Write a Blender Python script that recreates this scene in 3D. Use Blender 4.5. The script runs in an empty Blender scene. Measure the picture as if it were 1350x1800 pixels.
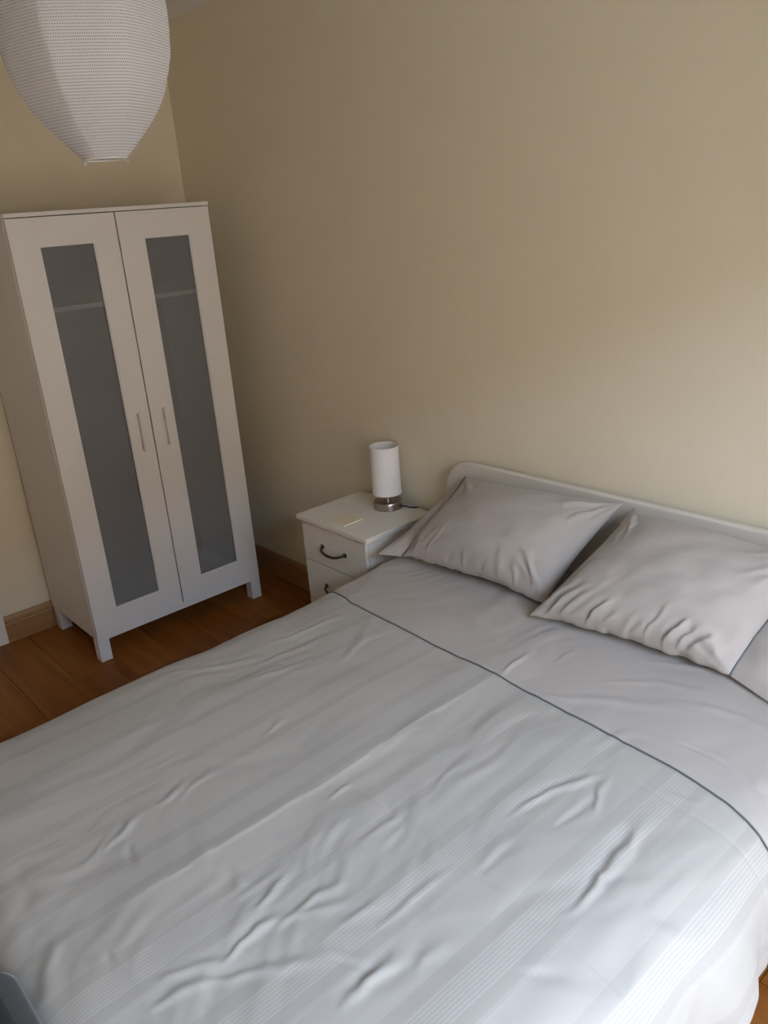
import bpy, bmesh, math, random
import numpy as np
from mathutils import Matrix, Vector

random.seed(7)
scene = bpy.context.scene
COL = scene.collection

# ------------------------------------------------------------------ camera
cam_data = bpy.data.cameras.new('camera')
cam = bpy.data.objects.new('camera', cam_data)
COL.objects.link(cam)
cam_data.sensor_fit = 'HORIZONTAL'
cam_data.sensor_width = 36.0
cam_data.lens = 1426.255 * 36.0 / 1350.0
cam_data.clip_start = 0.02
CAM_R = ((0.6692199238740387, -0.21624009871856187, 0.710904292571238),
         (0.7395258872126361, 0.28707955329785384, -0.6088405310265309),
         (-0.0724303502158391, 0.9331803415120206, 0.35203450765957534))
cam.matrix_world = Matrix.Translation((3.64645, -2.04788, 1.72965)) @ Matrix(CAM_R).to_4x4()
scene.camera = cam

# ------------------------------------------------------------------ colour management
vs = scene.view_settings
vs.view_transform = 'Standard'
vs.look = 'None'
vs.gamma = 1.0
vs.use_curve_mapping = False
vs.exposure = 0.0
scene.cycles.max_bounces = 8
scene.cycles.diffuse_bounces = 5
scene.cycles.glossy_bounces = 3
scene.cycles.transmission_bounces = 5
scene.cycles.transparent_max_bounces = 8

# ------------------------------------------------------------------ world: even overcast sky over dull ground
SKY = 24.5
world = bpy.data.worlds.new('overcast_sky')
scene.world = world
world.use_nodes = True
wn = world.node_tree
wn.nodes.clear()
w_out = wn.nodes.new('ShaderNodeOutputWorld')
w_bg = wn.nodes.new('ShaderNodeBackground')
w_tc = wn.nodes.new('ShaderNodeTexCoord')
w_sep = wn.nodes.new('ShaderNodeSeparateXYZ')
w_map = wn.nodes.new('ShaderNodeMapRange')
w_map.inputs['From Min'].default_value = -0.04
w_map.inputs['From Max'].default_value = 0.04
w_mix = wn.nodes.new('ShaderNodeMix')
w_mix.data_type = 'RGBA'
w_mix.inputs['A'].default_value = (0.20, 0.18, 0.15, 1)
w_mix.inputs['B'].default_value = (0.72, 0.88, 1.18, 1)
w_bg.inputs['Strength'].default_value = SKY
wn.links.new(w_tc.outputs['Generated'], w_sep.inputs[0])
wn.links.new(w_sep.outputs['Z'], w_map.inputs['Value'])
wn.links.new(w_map.outputs[0], w_mix.inputs['Factor'])
wn.links.new(w_mix.outputs['Result'], w_bg.inputs['Color'])
wn.links.new(w_bg.outputs[0], w_out.inputs['Surface'])

# room and window extents (metres): headboard wall y = 0, left wall x = 0
RX, RY, RZ = 4.35, -3.30, 2.54
WIN_Y0, WIN_Y1, WIN_Z0, WIN_Z1 = -2.20, -0.55, 0.10, 2.25
# portal that guides sky sampling through the window opening (adds no light of its own)
pl = bpy.data.lights.new('window_portal', 'AREA')
pl.shape = 'RECTANGLE'
pl.size = WIN_Z1 - WIN_Z0
pl.size_y = WIN_Y1 - WIN_Y0
pl.cycles.is_portal = True
po = bpy.data.objects.new('window_portal', pl)
COL.objects.link(po)
po.location = (RX + 0.11, (WIN_Y0 + WIN_Y1) / 2, (WIN_Z0 + WIN_Z1) / 2)
po.rotation_euler = (0, math.radians(90), 0)

# ------------------------------------------------------------------ material helpers
def nodes_of(name):
    m = bpy.data.materials.new(name)
    m.use_nodes = True
    nt = m.node_tree
    b = nt.nodes['Principled BSDF']
    return m, nt, b

def plain(name, col, rough=0.5, metal=0.0, spec=0.5, bump=0.0, bscale=60.0, var=0.0, stretch=(1, 1, 1), sheen=0.0):
    m, nt, b = nodes_of(name)
    b.inputs['Base Color'].default_value = (*col, 1)
    b.inputs['Roughness'].default_value = rough
    b.inputs['Metallic'].default_value = metal
    b.inputs['Specular IOR Level'].default_value = spec
    if sheen:
        b.inputs['Sheen Weight'].default_value = sheen
        b.inputs['Sheen Roughness'].default_value = 0.5
    if bump or var:
        tc = nt.nodes.new('ShaderNodeTexCoord')
        mp = nt.nodes.new('ShaderNodeMapping')
        mp.inputs['Scale'].default_value = stretch
        nz = nt.nodes.new('ShaderNodeTexNoise')
        nz.inputs['Scale'].default_value = bscale
        nz.inputs['Detail'].default_value = 4
        nt.links.new(tc.outputs['Object'], mp.inputs[0])
        nt.links.new(mp.outputs[0], nz.inputs['Vector'])
        if bump:
            bp = nt.nodes.new('ShaderNodeBump')
            bp.inputs['Strength'].default_value = bump
            bp.inputs['Distance'].default_value = 0.002
            nt.links.new(nz.outputs['Fac'], bp.inputs['Height'])
            nt.links.new(bp.outputs[0], b.inputs['Normal'])
        if var:
            mx = nt.nodes.new('ShaderNodeMix')
            mx.data_type = 'RGBA'
            mx.inputs['A'].default_value = (*[c * (1 - var) for c in col], 1)
            mx.inputs['B'].default_value = (*[min(1, c * (1 + var)) for c in col], 1)
            nt.links.new(nz.outputs['Fac'], mx.inputs['Factor'])
            nt.links.new(mx.outputs['Result'], b.inputs['Base Color'])
    return m

def wood(name, c1, c2, axis=0, scale=1.0, rough=0.35, randomize=True, spec=0.5):
    """long-grain wood; grain runs along the given object axis"""
    m, nt, b = nodes_of(name)
    tc = nt.nodes.new('ShaderNodeTexCoord')
    oi = nt.nodes.new('ShaderNodeObjectInfo')
    add = nt.nodes.new('ShaderNodeVectorMath')
    add.operation = 'ADD'
    mul = nt.nodes.new('ShaderNodeMath')
    mul.operation = 'MULTIPLY'
    mul.inputs[1].default_value = 37.0
    mp = nt.nodes.new('ShaderNodeMapping')
    s = [22.0 * scale] * 3
    s[axis] = 1.3 * scale
    mp.inputs['Scale'].default_value = s
    nz = nt.nodes.new('ShaderNodeTexNoise')
    nz.inputs['Scale'].default_value = 1.0
    nz.inputs['Detail'].default_value = 6
    nz.inputs['Roughness'].default_value = 0.6
    nz.inputs['Distortion'].default_value = 0.6
    nt.links.new(oi.outputs['Random'], mul.inputs[0])
    nt.links.new(tc.outputs['Object'], add.inputs[0])
    nt.links.new(mul.outputs[0], add.inputs[1])
    nt.links.new(add.outputs[0], mp.inputs[0])
    nt.links.new(mp.outputs[0], nz.inputs['Vector'])
    rp = nt.nodes.new('ShaderNodeValToRGB')
    rp.color_ramp.elements[0].position = 0.3
    rp.color_ramp.elements[0].color = (*c1, 1)
    rp.color_ramp.elements[1].position = 0.7
    rp.color_ramp.elements[1].color = (*c2, 1)
    nt.links.new(nz.outputs['Fac'], rp.inputs[0])
    hs = nt.nodes.new('ShaderNodeHueSaturation')
    mr = nt.nodes.new('ShaderNodeMapRange')
    mr.inputs['To Min'].default_value = 0.88 if randomize else 1.0
    mr.inputs['To Max'].default_value = 1.12 if randomize else 1.0
    nt.links.new(oi.outputs['Random'], mr.inputs['Value'])
    nt.links.new(mr.outputs[0], hs.inputs['Value'])
    nt.links.new(rp.outputs[0], hs.inputs['Color'])
    nt.links.new(hs.outputs[0], b.inputs['Base Color'])
    b.inputs['Roughness'].default_value = rough
    b.inputs['Specular IOR Level'].default_value = spec
    bp = nt.nodes.new('ShaderNodeBump')
    bp.inputs['Strength'].default_value = 0.08
    bp.inputs['Distance'].default_value = 0.001
    nt.links.new(nz.outputs['Fac'], bp.inputs['Height'])
    nt.links.new(bp.outputs[0], b.inputs['Normal'])
    return m

def M(nt, op, a, b=None, c=None):
    n = nt.nodes.new('ShaderNodeMath')
    n.operation = op
    for i, v in enumerate((a, b, c)):
        if v is None:
            continue
        if isinstance(v, (int, float)):
            n.inputs[i].default_value = v
        else:
            nt.links.new(v, n.inputs[i])
    return n.outputs[0]

def weave(nt, b, strength=0.12, scale=900.0):
    """fine cotton relief"""
    tc = nt.nodes.new('ShaderNodeTexCoord')
    nz = nt.nodes.new('ShaderNodeTexNoise')
    nz.inputs['Scale'].default_value = scale
    nz.inputs['Detail'].default_value = 2
    bp = nt.nodes.new('ShaderNodeBump')
    bp.inputs['Strength'].default_value = strength
    bp.inputs['Distance'].default_value = 0.0006
    nt.links.new(tc.outputs['Object'], nz.inputs['Vector'])
    nt.links.new(nz.outputs['Fac'], bp.inputs['Height'])
    nt.links.new(bp.outputs[0], b.inputs['Normal'])

def cotton(name, col, sheen=0.15, rough=0.75):
    m, nt, b = nodes_of(name)
    b.inputs['Base Color'].default_value = (*col, 1)
    b.inputs['Roughness'].default_value = rough
    b.inputs['Specular IOR Level'].default_value = 0.3
    b.inputs['Sheen Weight'].default_value = sheen
    weave(nt, b)
    return m

def striped_cotton(name, base, dark, light):
    """satin stripe groups woven along the bed; UV is in metres (u across the bed)"""
    m, nt, b = nodes_of(name)
    uv = nt.nodes.new('ShaderNodeUVMap')
    sp = nt.nodes.new('ShaderNodeSeparateXYZ')
    nt.links.new(uv.outputs[0], sp.inputs[0])
    u = sp.outputs['X']
    off = M(nt, 'SUBTRACT', M(nt, 'MODULO', M(nt, 'ADD', u, 10 * 0.2 - 2.39 + 0.1), 0.2), 0.1)   # -0.1 .. 0.1 about each group
    def between(lo, hi):
        return M(nt, 'MULTIPLY', M(nt, 'GREATER_THAN', off, lo), M(nt, 'LESS_THAN', off, hi))
    solid = M(nt, 'ADD', between(-0.056, -0.030), between(0.024, 0.047))
    group = between(-0.030, 0.024)
    fine = M(nt, 'GREATER_THAN', M(nt, 'SINE', M(nt, 'MULTIPLY', off, 2 * math.pi / 0.0068)), 0.1)
    fine = M(nt, 'MULTIPLY', fine, group)
    thin = between(0.054, 0.0575)
    whites = M(nt, 'MINIMUM', M(nt, 'ADD', fine, thin), 1.0)
    mid = M(nt, 'MULTIPLY', M(nt, 'SUBTRACT', 1.0, fine), M(nt, 'MULTIPLY', group, 0.65))
    darkf = M(nt, 'MINIMUM', M(nt, 'ADD', solid, mid), 1.0)
    m1 = nt.nodes.new('ShaderNodeMix')
    m1.data_type = 'RGBA'
    m1.inputs['A'].default_value = (*base, 1)
    m1.inputs['B'].default_value = (*dark, 1)
    nt.links.new(darkf, m1.inputs['Factor'])
    m2 = nt.nodes.new('ShaderNodeMix')
    m2.data_type = 'RGBA'
    m2.inputs['B'].default_value = (*light, 1)
    nt.links.new(m1.outputs['Result'], m2.inputs['A'])
    nt.links.new(whites, m2.inputs['Factor'])
    nt.links.new(m2.outputs['Result'], b.inputs['Base Color'])
    b.inputs['Roughness'].default_value = 0.7
    b.inputs['Specular IOR Level'].default_value = 0.3
    b.inputs['Sheen Weight'].default_value = 0.15
    # raised satin threads
    bp = nt.nodes.new('ShaderNodeBump')
    bp.inputs['Strength'].default_value = 0.35
    bp.inputs['Distance'].default_value = 0.0013
    nt.links.new(whites, bp.inputs['Height'])
    nt.links.new(bp.outputs[0], b.inputs['Normal'])
    return m

MAT = {}
MAT['wall'] = plain('cream_wall_paint', (0.76, 0.69, 0.53), 0.8, spec=0.25, bump=0.25, bscale=1.0, stretch=(160, 160, 14), var=0.025)
MAT['ceiling'] = plain('ceiling_paint', (0.82, 0.80, 0.75), 0.9, spec=0.2, bump=0.1, bscale=90)
MAT['gloss_white'] = plain('white_gloss_paint', (0.76, 0.74, 0.69), 0.35, bump=0.03, bscale=40)
MAT['melamine'] = plain('white_melamine', (0.74, 0.72, 0.69), 0.42, bump=0.03, bscale=200)
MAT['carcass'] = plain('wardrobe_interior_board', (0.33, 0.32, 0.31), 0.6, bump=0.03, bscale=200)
MAT['nightstand'] = plain('off_white_melamine', (0.74, 0.70, 0.63), 0.45, bump=0.03, bscale=200)
MAT['headboard'] = plain('white_headboard_lacquer', (0.70, 0.65, 0.56), 0.45, bump=0.03, bscale=120)
MAT['floor_wood'] = wood('oak_laminate', (0.20, 0.063, 0.010), (0.30, 0.110, 0.021), 0, rough=0.4, spec=0.2)
MAT['skirting_x'] = wood('oak_skirting_along_x', (0.27, 0.135, 0.05), (0.37, 0.20, 0.082), 0, rough=0.45, randomize=False)
MAT['skirting_y'] = wood('oak_skirting_along_y', (0.27, 0.135, 0.05), (0.37, 0.20, 0.082), 1, rough=0.45, randomize=False)
MAT['subfloor'] = plain('dark_subfloor', (0.05, 0.03, 0.02), 0.9, bump=0.1)
MAT['bronze'] = plain('dark_metal_handle', (0.10, 0.085, 0.075), 0.3, metal=1.0, bump=0.02)
MAT['satin'] = plain('satin_white_metal', (0.70, 0.68, 0.64), 0.4, metal=0.0, bump=0.02)
MAT['nickel'] = plain('brushed_nickel', (0.42, 0.38, 0.34), 0.28, metal=1.0, bump=0.05, bscale=30, stretch=(1, 1, 40))
MAT['black'] = plain('black_plastic', (0.02, 0.02, 0.02), 0.5, bump=0.02)
MAT['cream_card'] = plain('cream_card', (0.72, 0.64, 0.46), 0.7, bump=0.05)
MAT['brick'] = plain('brown_brickwork', (0.42, 0.29, 0.20), 0.9, bump=0.3, bscale=6, var=0.15)
MAT['paving'] = plain('pale_paving', (0.36, 0.33, 0.28), 0.9, bump=0.3, bscale=4, var=0.15)
MAT['white_plastic'] = plain('white_plastic', (0.78, 0.77, 0.74), 0.4, bump=0.02)
MAT['wire'] = plain('white_coated_wire', (0.80, 0.79, 0.76), 0.4, bump=0.02)
MAT['bulb'] = plain('opal_glass', (0.85, 0.84, 0.80), 0.2, bump=0.01)
MAT['pillow'] = cotton('mauve_grey_cotton', (0.415, 0.375, 0.335))
MAT['band'] = cotton('mauve_grey_cotton_band', (0.415, 0.375, 0.335))
MAT['stripe'] = striped_cotton('striped_grey_cotton', (0.405, 0.38, 0.335), (0.372, 0.348, 0.308), (0.43, 0.404, 0.360))
MAT['piping'] = cotton('slate_piping', (0.12, 0.13, 0.13))
MAT['mattress'] = cotton('white_mattress_ticking', (0.7, 0.69, 0.66))
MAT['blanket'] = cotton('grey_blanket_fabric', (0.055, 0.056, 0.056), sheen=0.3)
MAT['blanket_shaded'] = cotton('shaded_blanket_fabric', (0.035, 0.042, 0.045), sheen=0.1)  # darker copy of the blanket cloth: shade on its hanging side painted in

def make_frosted():
    m, nt, b = nodes_of('frosted_grey_glass')
    b.inputs['Base Color'].default_value = (0.62, 0.63, 0.64, 1)
    b.inputs['Roughness'].default_value = 0.26
    b.inputs['IOR'].default_value = 1.1
    b.inputs['Transmission Weight'].default_value = 0.78
    b.inputs['Specular IOR Level'].default_value = 0.5
    b.inputs['Base Color'].default_value = (0.60, 0.605, 0.61, 1)
    nz = nt.nodes.new('ShaderNodeTexNoise')
    nz.inputs['Scale'].default_value = 400
    bp = nt.nodes.new('ShaderNodeBump')
    bp.inputs['Strength'].default_value = 0.03
    nt.links.new(nz.outputs['Fac'], bp.inputs['Height'])
    nt.links.new(bp.outputs[0], b.inputs['Normal'])
    return m
MAT['frosted'] = make_frosted()

def make_window_glass():
    m = bpy.data.materials.new('window_glass')
    m.use_nodes = True
    nt = m.node_tree
    nt.nodes.clear()
    o = nt.nodes.new('ShaderNodeOutputMaterial')
    t = nt.nodes.new('ShaderNodeBsdfTransparent')
    t.inputs[0].default_value = (0.95, 0.97, 0.97, 1)
    g = nt.nodes.new('ShaderNodeBsdfGlossy')
    g.inputs['Roughness'].default_value = 0.02
    f = nt.nodes.new('ShaderNodeFresnel')
    f.inputs['IOR'].default_value = 1.25
    mx = nt.nodes.new('ShaderNodeMixShader')
    nt.links.new(f.outputs[0], mx.inputs[0])
    nt.links.new(t.outputs[0], mx.inputs[1])
    nt.links.new(g.outputs[0], mx.inputs[2])
    nt.links.new(mx.outputs[0], o.inputs[0])
    return m
MAT['window_glass'] = make_window_glass()

def make_paper():
    """white pierced rice paper: diffuse + translucent, with rows of tiny holes (UV: u around, v down in rows)"""
    m = bpy.data.materials.new('pierced_white_paper')
    m.use_nodes = True
    nt = m.node_tree
    nt.nodes.clear()
    o = nt.nodes.new('ShaderNodeOutputMaterial')
    d = nt.nodes.new('ShaderNodeBsdfDiffuse')
    d.inputs[0].default_value = (0.77, 0.785, 0.79, 1)
    tl = nt.nodes.new('ShaderNodeBsdfTranslucent')
    tl.inputs[0].default_value = (0.74, 0.735, 0.72, 1)
    mx = nt.nodes.new('ShaderNodeMixShader')
    mx.inputs[0].default_value = 0.28
    nt.links.new(d.outputs[0], mx.inputs[1])
    nt.links.new(tl.outputs[0], mx.inputs[2])
    tr = nt.nodes.new('ShaderNodeBsdfTransparent')
    uv = nt.nodes.new('ShaderNodeUVMap')
    sp = nt.nodes.new('ShaderNodeSeparateXYZ')
    nt.links.new(uv.outputs[0], sp.inputs[0])
    rowi = M(nt, 'FLOOR', sp.outputs['Y'])
    u2 = M(nt, 'ADD', M(nt, 'MULTIPLY', sp.outputs['X'], 240.0), M(nt, 'MULTIPLY', rowi, 0.5))
    fx = M(nt, 'SUBTRACT', M(nt, 'FRACT', u2), 0.5)
    fy = M(nt, 'SUBTRACT', M(nt, 'FRACT', sp.outputs['Y']), 0.5)
    dist = M(nt, 'SQRT', M(nt, 'ADD', M(nt, 'MULTIPLY', fx, fx), M(nt, 'MULTIPLY', M(nt, 'MULTIPLY', fy, fy), 1.3)))
    hole = M(nt, 'LESS_THAN', dist, 0.30)
    fac = M(nt, 'MULTIPLY', hole, 0.55)
    m2 = nt.nodes.new('ShaderNodeMixShader')
    nt.links.new(fac, m2.inputs[0])
    nt.links.new(mx.outputs[0], m2.inputs[1])
    nt.links.new(tr.outputs[0], m2.inputs[2])
    nt.links.new(m2.outputs[0], o.inputs[0])
    return m
MAT['paper'] = make_paper()
MAT['shade'] = plain('white_fabric_lampshade', (0.86, 0.85, 0.84), 0.8, bump=0.1, bscale=300)

# ------------------------------------------------------------------ geometry helpers
def root_loc(parent):
    o = parent
    while o is not None and o.parent is not None:
        o = o.parent
    return Vector(o.location) if o is not None else Vector((0, 0, 0))

def tag(o, label=None, cat=None, group=None, kind=None):
    if label: o['label'] = label
    if cat: o['category'] = cat
    if group: o['group'] = group
    if kind: o['kind'] = kind
    return o

def thing(name, loc, label, cat, group=None):
    o = bpy.data.objects.new(name, None)
    COL.objects.link(o)
    o.location = loc
    o.empty_display_size = 0.1
    return tag(o, label, cat, group)

def link_mesh(name, me, mat, parent=None, loc=None, smooth=False):
    """vertices are in world metres; they are re-based on the thing's origin (or loc)"""
    base = root_loc(parent) if parent is not None else Vector(loc or (0, 0, 0))
    me.transform(Matrix.Translation(-base))
    o = bpy.data.objects.new(name, me)
    COL.objects.link(o)
    if parent is not None:
        o.parent = parent
    else:
        o.location = base
    if mat is not None:
        me.materials.append(mat)
    if smooth:
        me.polygons.foreach_set('use_smooth', [True] * len(me.polygons))
    return o

def bm_box(bm, x0, x1, y0, y1, z0, z1, bevel=0.0, seg=2):
    b2 = bmesh.new()
    bmesh.ops.create_cube(b2, size=1.0)
    for v in b2.verts:
        v.co = ((x0 + x1) / 2 + v.co.x * (x1 - x0), (y0 + y1) / 2 + v.co.y * (y1 - y0), (z0 + z1) / 2 + v.co.z * (z1 - z0))
    if bevel:
        bmesh.ops.bevel(b2, geom=b2.edges[:], offset=bevel, segments=seg, affect='EDGES', profile=0.5)
    me = bpy.data.meshes.new('tmp')
    b2.to_mesh(me)
    b2.free()
    bm.from_mesh(me)
    bpy.data.meshes.remove(me)

def boxes(name, lst, mat, parent=None, bevel=0.0, loc=None, seg=2):
    bm = bmesh.new()
    for b in lst:
        bm_box(bm, *b, bevel=bevel, seg=seg)
    me = bpy.data.meshes.new(name)
    bm.to_mesh(me)
    bm.free()
    return link_mesh(name, me, mat, parent, loc)

def box(name, b, mat, parent=None, bevel=0.0, loc=None, seg=2):
    return boxes(name, [b], mat, parent, bevel, loc, seg)

def np_mesh(name, verts, faces, uvs=None):
    me = bpy.data.meshes.new(name)
    verts = np.asarray(verts, dtype=np.float32)
    faces = np.asarray(faces, dtype=np.int32)
    n = faces.shape[1]
    me.vertices.add(len(verts))
    me.vertices.foreach_set('co', verts.ravel())
    me.loops.add(faces.size)
    me.loops.foreach_set('vertex_index', faces.ravel())
    me.polygons.add(len(faces))
    me.polygons.foreach_set('loop_start', np.arange(0, faces.size, n, dtype=np.int32))
    me.update(calc_edges=True)
    if uvs is not None:
        l = me.uv_layers.new(name='UVMap')
        l.data.foreach_set('uv', np.asarray(uvs, dtype=np.float32)[faces.ravel()].ravel())
    me.validate()
    return me

def grid_faces(nu, nv, wrap_u=False, flip=False, start=0):
    iu = np.arange(nu if wrap_u else nu - 1)
    jv = np.arange(nv - 1)
    I, J = np.meshgrid(iu, jv, indexing='ij')
    I2 = (I + 1) % nu
    f = np.stack([I * nv + J, I2 * nv + J, I2 * nv + J + 1, I * nv + J + 1], -1).reshape(-1, 4) + start
    return f[:, ::-1] if flip else f

def lathe(name, prof, center, mat, parent=None, seg=48, loc=None, smooth=True):
    """prof: list of (r, z) world z; revolved about a vertical axis at center (x, y)"""
    prof = np.array(prof)
    a = np.linspace(0, 2 * math.pi, seg, endpoint=False)
    X = center[0] + np.cos(a)[:, None] * prof[None, :, 0]
    Y = center[1] + np.sin(a)[:, None] * prof[None, :, 0]
    Z = np.repeat(prof[None, :, 1], seg, 0)
    V = np.stack([X, Y, Z], -1).reshape(-1, 3)
    me = np_mesh(name, V, grid_faces(seg, len(prof), wrap_u=True))
    o = link_mesh(name, me, mat, parent, loc)
    if smooth:
        me.polygons.foreach_set('use_smooth', [True] * len(me.polygons))
        md = o.modifiers.new('edge', 'EDGE_SPLIT')
        md.split_angle = math.radians(40)
    return o

def tube(name, pts, r, mat, parent=None, seg=8, loc=None, closed=False):
    pts = [Vector(p) for p in pts]
    n = len(pts)
    V = []
    up = Vector((0.013, 0.021, 1))
    for i, p in enumerate(pts):
        a = pts[(i - 1) % n] if closed else pts[max(i - 1, 0)]
        b = pts[(i + 1) % n] if closed else pts[min(i + 1, n - 1)]
        t = (b - a).normalized()
        if abs(t.dot(up.normalized())) > 0.95:
            ref = Vector((1, 0.1, 0))
        else:
            ref = up
        s = t.cross(ref).normalized()
        q = s.cross(t).normalized()
        rr = r[i] if isinstance(r, (list, tuple)) else r
        for k in range(seg):
            an = 2 * math.pi * k / seg
            V.append(p + s * (math.cos(an) * rr) + q * (math.sin(an) * rr))
    F = []
    m = n if closed else n - 1
    for i in range(m):
        j = (i + 1) % n
        for k in range(seg):
            k2 = (k + 1) % seg
            F.append((i * seg + k, i * seg + k2, j * seg + k2, j * seg + k))
    bm = bmesh.new()
    bv = [bm.verts.new(v) for v in V]
    for f in F:
        bm.faces.new([bv[i] for i in f])
    if not closed:
        bm.faces.new(bv[:seg][::-1])
        bm.faces.new(bv[-seg:])
    bmesh.ops.recalc_face_normals(bm, faces=bm.faces[:])
    me = bpy.data.meshes.new(name)
    bm.to_mesh(me)
    bm.free()
    return link_mesh(name, me, mat, parent, loc, smooth=True)

def prism(name, outline, axis, lo, hi, mat, parent=None, bevel=0.0, loc=None, seg=2):
    """outline: 2D points; extruded along axis ('x','y','z') from lo to hi"""
    bm = bmesh.new()
    def co(p, d):
        if axis == 'x': return (d, p[0], p[1])
        if axis == 'y': return (p[0], d, p[1])
        return (p[0], p[1], d)
    a = [bm.verts.new(co(p, lo)) for p in outline]
    b = [bm.verts.new(co(p, hi)) for p in outline]
    n = len(outline)
    bm.faces.new(a)
    bm.faces.new(b[::-1])
    for i in range(n):
        bm.faces.new([a[i], a[(i + 1) % n], b[(i + 1) % n], b[i]])
    bmesh.ops.recalc_face_normals(bm, faces=bm.faces[:])
    if bevel:
        caps = [e for e in bm.edges if all(abs(f.normal.dot({'x': Vector((1,0,0)), 'y': Vector((0,1,0)), 'z': Vector((0,0,1))}[axis])) > 0.9 for f in e.link_faces[:1]) or any(len(f.verts) == n for f in e.link_faces)]
        bmesh.ops.bevel(bm, geom=caps, offset=bevel, segments=seg, affect='EDGES', profile=0.5)
    me = bpy.data.meshes.new(name)
    bm.to_mesh(me)
    bm.free()
    return link_mesh(name, me, mat, parent, loc)

# smooth value noise for cloth
def vnoise(x, y, seed):
    rs = np.random.RandomState(seed)
    T = rs.rand(64, 64) * 2 - 1
    xi = np.floor(x).astype(int)
    yi = np.floor(y).astype(int)
    fx = x - xi
    fy = y - yi
    fx = fx * fx * fx * (fx * (fx * 6 - 15) + 10)
    fy = fy * fy * fy * (fy * (fy * 6 - 15) + 10)
    g = lambda a, b: T[a % 64, b % 64]
    return (g(xi, yi) * (1 - fx) * (1 - fy) + g(xi + 1, yi) * fx * (1 - fy) + g(xi, yi + 1) * (1 - fx) * fy + g(xi + 1, yi + 1) * fx * fy)

def fnoise(x, y, seed, octaves=3):
    s = 0
    a = 1.0
    for k in range(octaves):
        s = s + a * vnoise(x * 2 ** k + 3.1 * k, y * 2 ** k + 7.7 * k, seed + k)
        a *= 0.5
    return s


def stroke_relief(h, x, y, strokes, gain=1.0, widen=1.0, seed=3):
    """add soft-ended cloth pulls; strokes: (points, amplitude mm, half-width mm)"""
    jx = 0.006 * fnoise(x * 22, y * 22, seed, 2)
    jy = 0.006 * fnoise(x * 22 + 9, y * 22, seed + 4, 2)
    X, Y = x + jx, y + jy
    for pts, amp, wid in strokes:
        pts = np.array(pts)
        w = wid * 0.001 * widen
        L = np.concatenate([[0], np.cumsum(np.hypot(*np.diff(pts, axis=0).T))])
        x0, x1 = pts[:, 0].min() - 5 * w - 0.02, pts[:, 0].max() + 5 * w + 0.02
        y0, y1 = pts[:, 1].min() - 5 * w - 0.02, pts[:, 1].max() + 5 * w + 0.02
        sel = (x > x0) & (x < x1) & (y > y0) & (y < y1)
        if not sel.any():
            continue
        xs, ys = X[sel], Y[sel]
        bb = np.full(xs.shape, 1e9)
        ss = np.zeros(xs.shape)
        tp = np.zeros(xs.shape)
        for k in range(len(pts) - 1):
            d = pts[k + 1] - pts[k]
            l = np.hypot(*d)
            tr = ((xs - pts[k, 0]) * d[0] + (ys - pts[k, 1]) * d[1]) / (l * l)
            lo = -0.35 if k == 0 else 0.0
            hi = 1.35 if k == len(pts) - 2 else 1.0
            t = np.clip(tr, lo, hi)
            dx = xs - (pts[k, 0] + t * d[0])
            dy = ys - (pts[k, 1] + t * d[1])
            dd = np.hypot(dx, dy)
            sg = (d[0] * dy - d[1] * dx) / l
            c = dd < bb
            bb = np.where(c, dd, bb)
            ss = np.where(c, sg, ss)
            tp = np.where(c, L[k] + t * l, tp)
        tt = tp / L[-1]
        env = np.exp(-((tt - 0.5) / 0.5) ** 4)
        along = np.exp(-np.clip(bb - np.abs(ss), 0, None) / w)
        wl = w * (0.75 + 0.5 * (tt - 0.5))
        prof = np.exp(-(ss / wl) ** 2) - 0.45 * np.exp(-((ss - 1.7 * wl) / (1.2 * wl)) ** 2) - 0.25 * np.exp(-((ss + 2.0 * wl) / (1.6 * wl)) ** 2)
        h[sel] = h[sel] + gain * amp * 0.001 * env * along * prof
    return h


# ================================================================== SETTING
T = 0.12
box('wall_back', (-T, RX + T, 0, T, 0, RZ), MAT['wall'], loc=(0, 0, 0))['kind'] = 'structure'
box('wall_front', (-T, RX + T, RY - T, RY, 0, RZ), MAT['wall'], loc=(0, RY, 0))['kind'] = 'structure'
DY0, DY1, DZ = -2.13, -1.302, 2.0      # door opening in the left wall
boxes('wall_left', [(-T, 0, DY1, 0, 0, RZ), (-T, 0, RY, DY0, 0, RZ), (-T, 0, DY0, DY1, DZ, RZ)], MAT['wall'], loc=(0, RY / 2, 0))['kind'] = 'structure'
boxes('wall_right', [(RX, RX + T, WIN_Y1, 0, 0, RZ), (RX, RX + T, RY, WIN_Y0, 0, RZ),
                     (RX, RX + T, WIN_Y0, WIN_Y1, 0, WIN_Z0), (RX, RX + T, WIN_Y0, WIN_Y1, WIN_Z1, RZ)], MAT['wall'], loc=(RX, RY / 2, 0))['kind'] = 'structure'
box('ceiling', (-T, RX + T, RY - T, T, RZ, RZ + 0.1), MAT['ceiling'], loc=(0, 0, RZ))['kind'] = 'structure'

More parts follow.
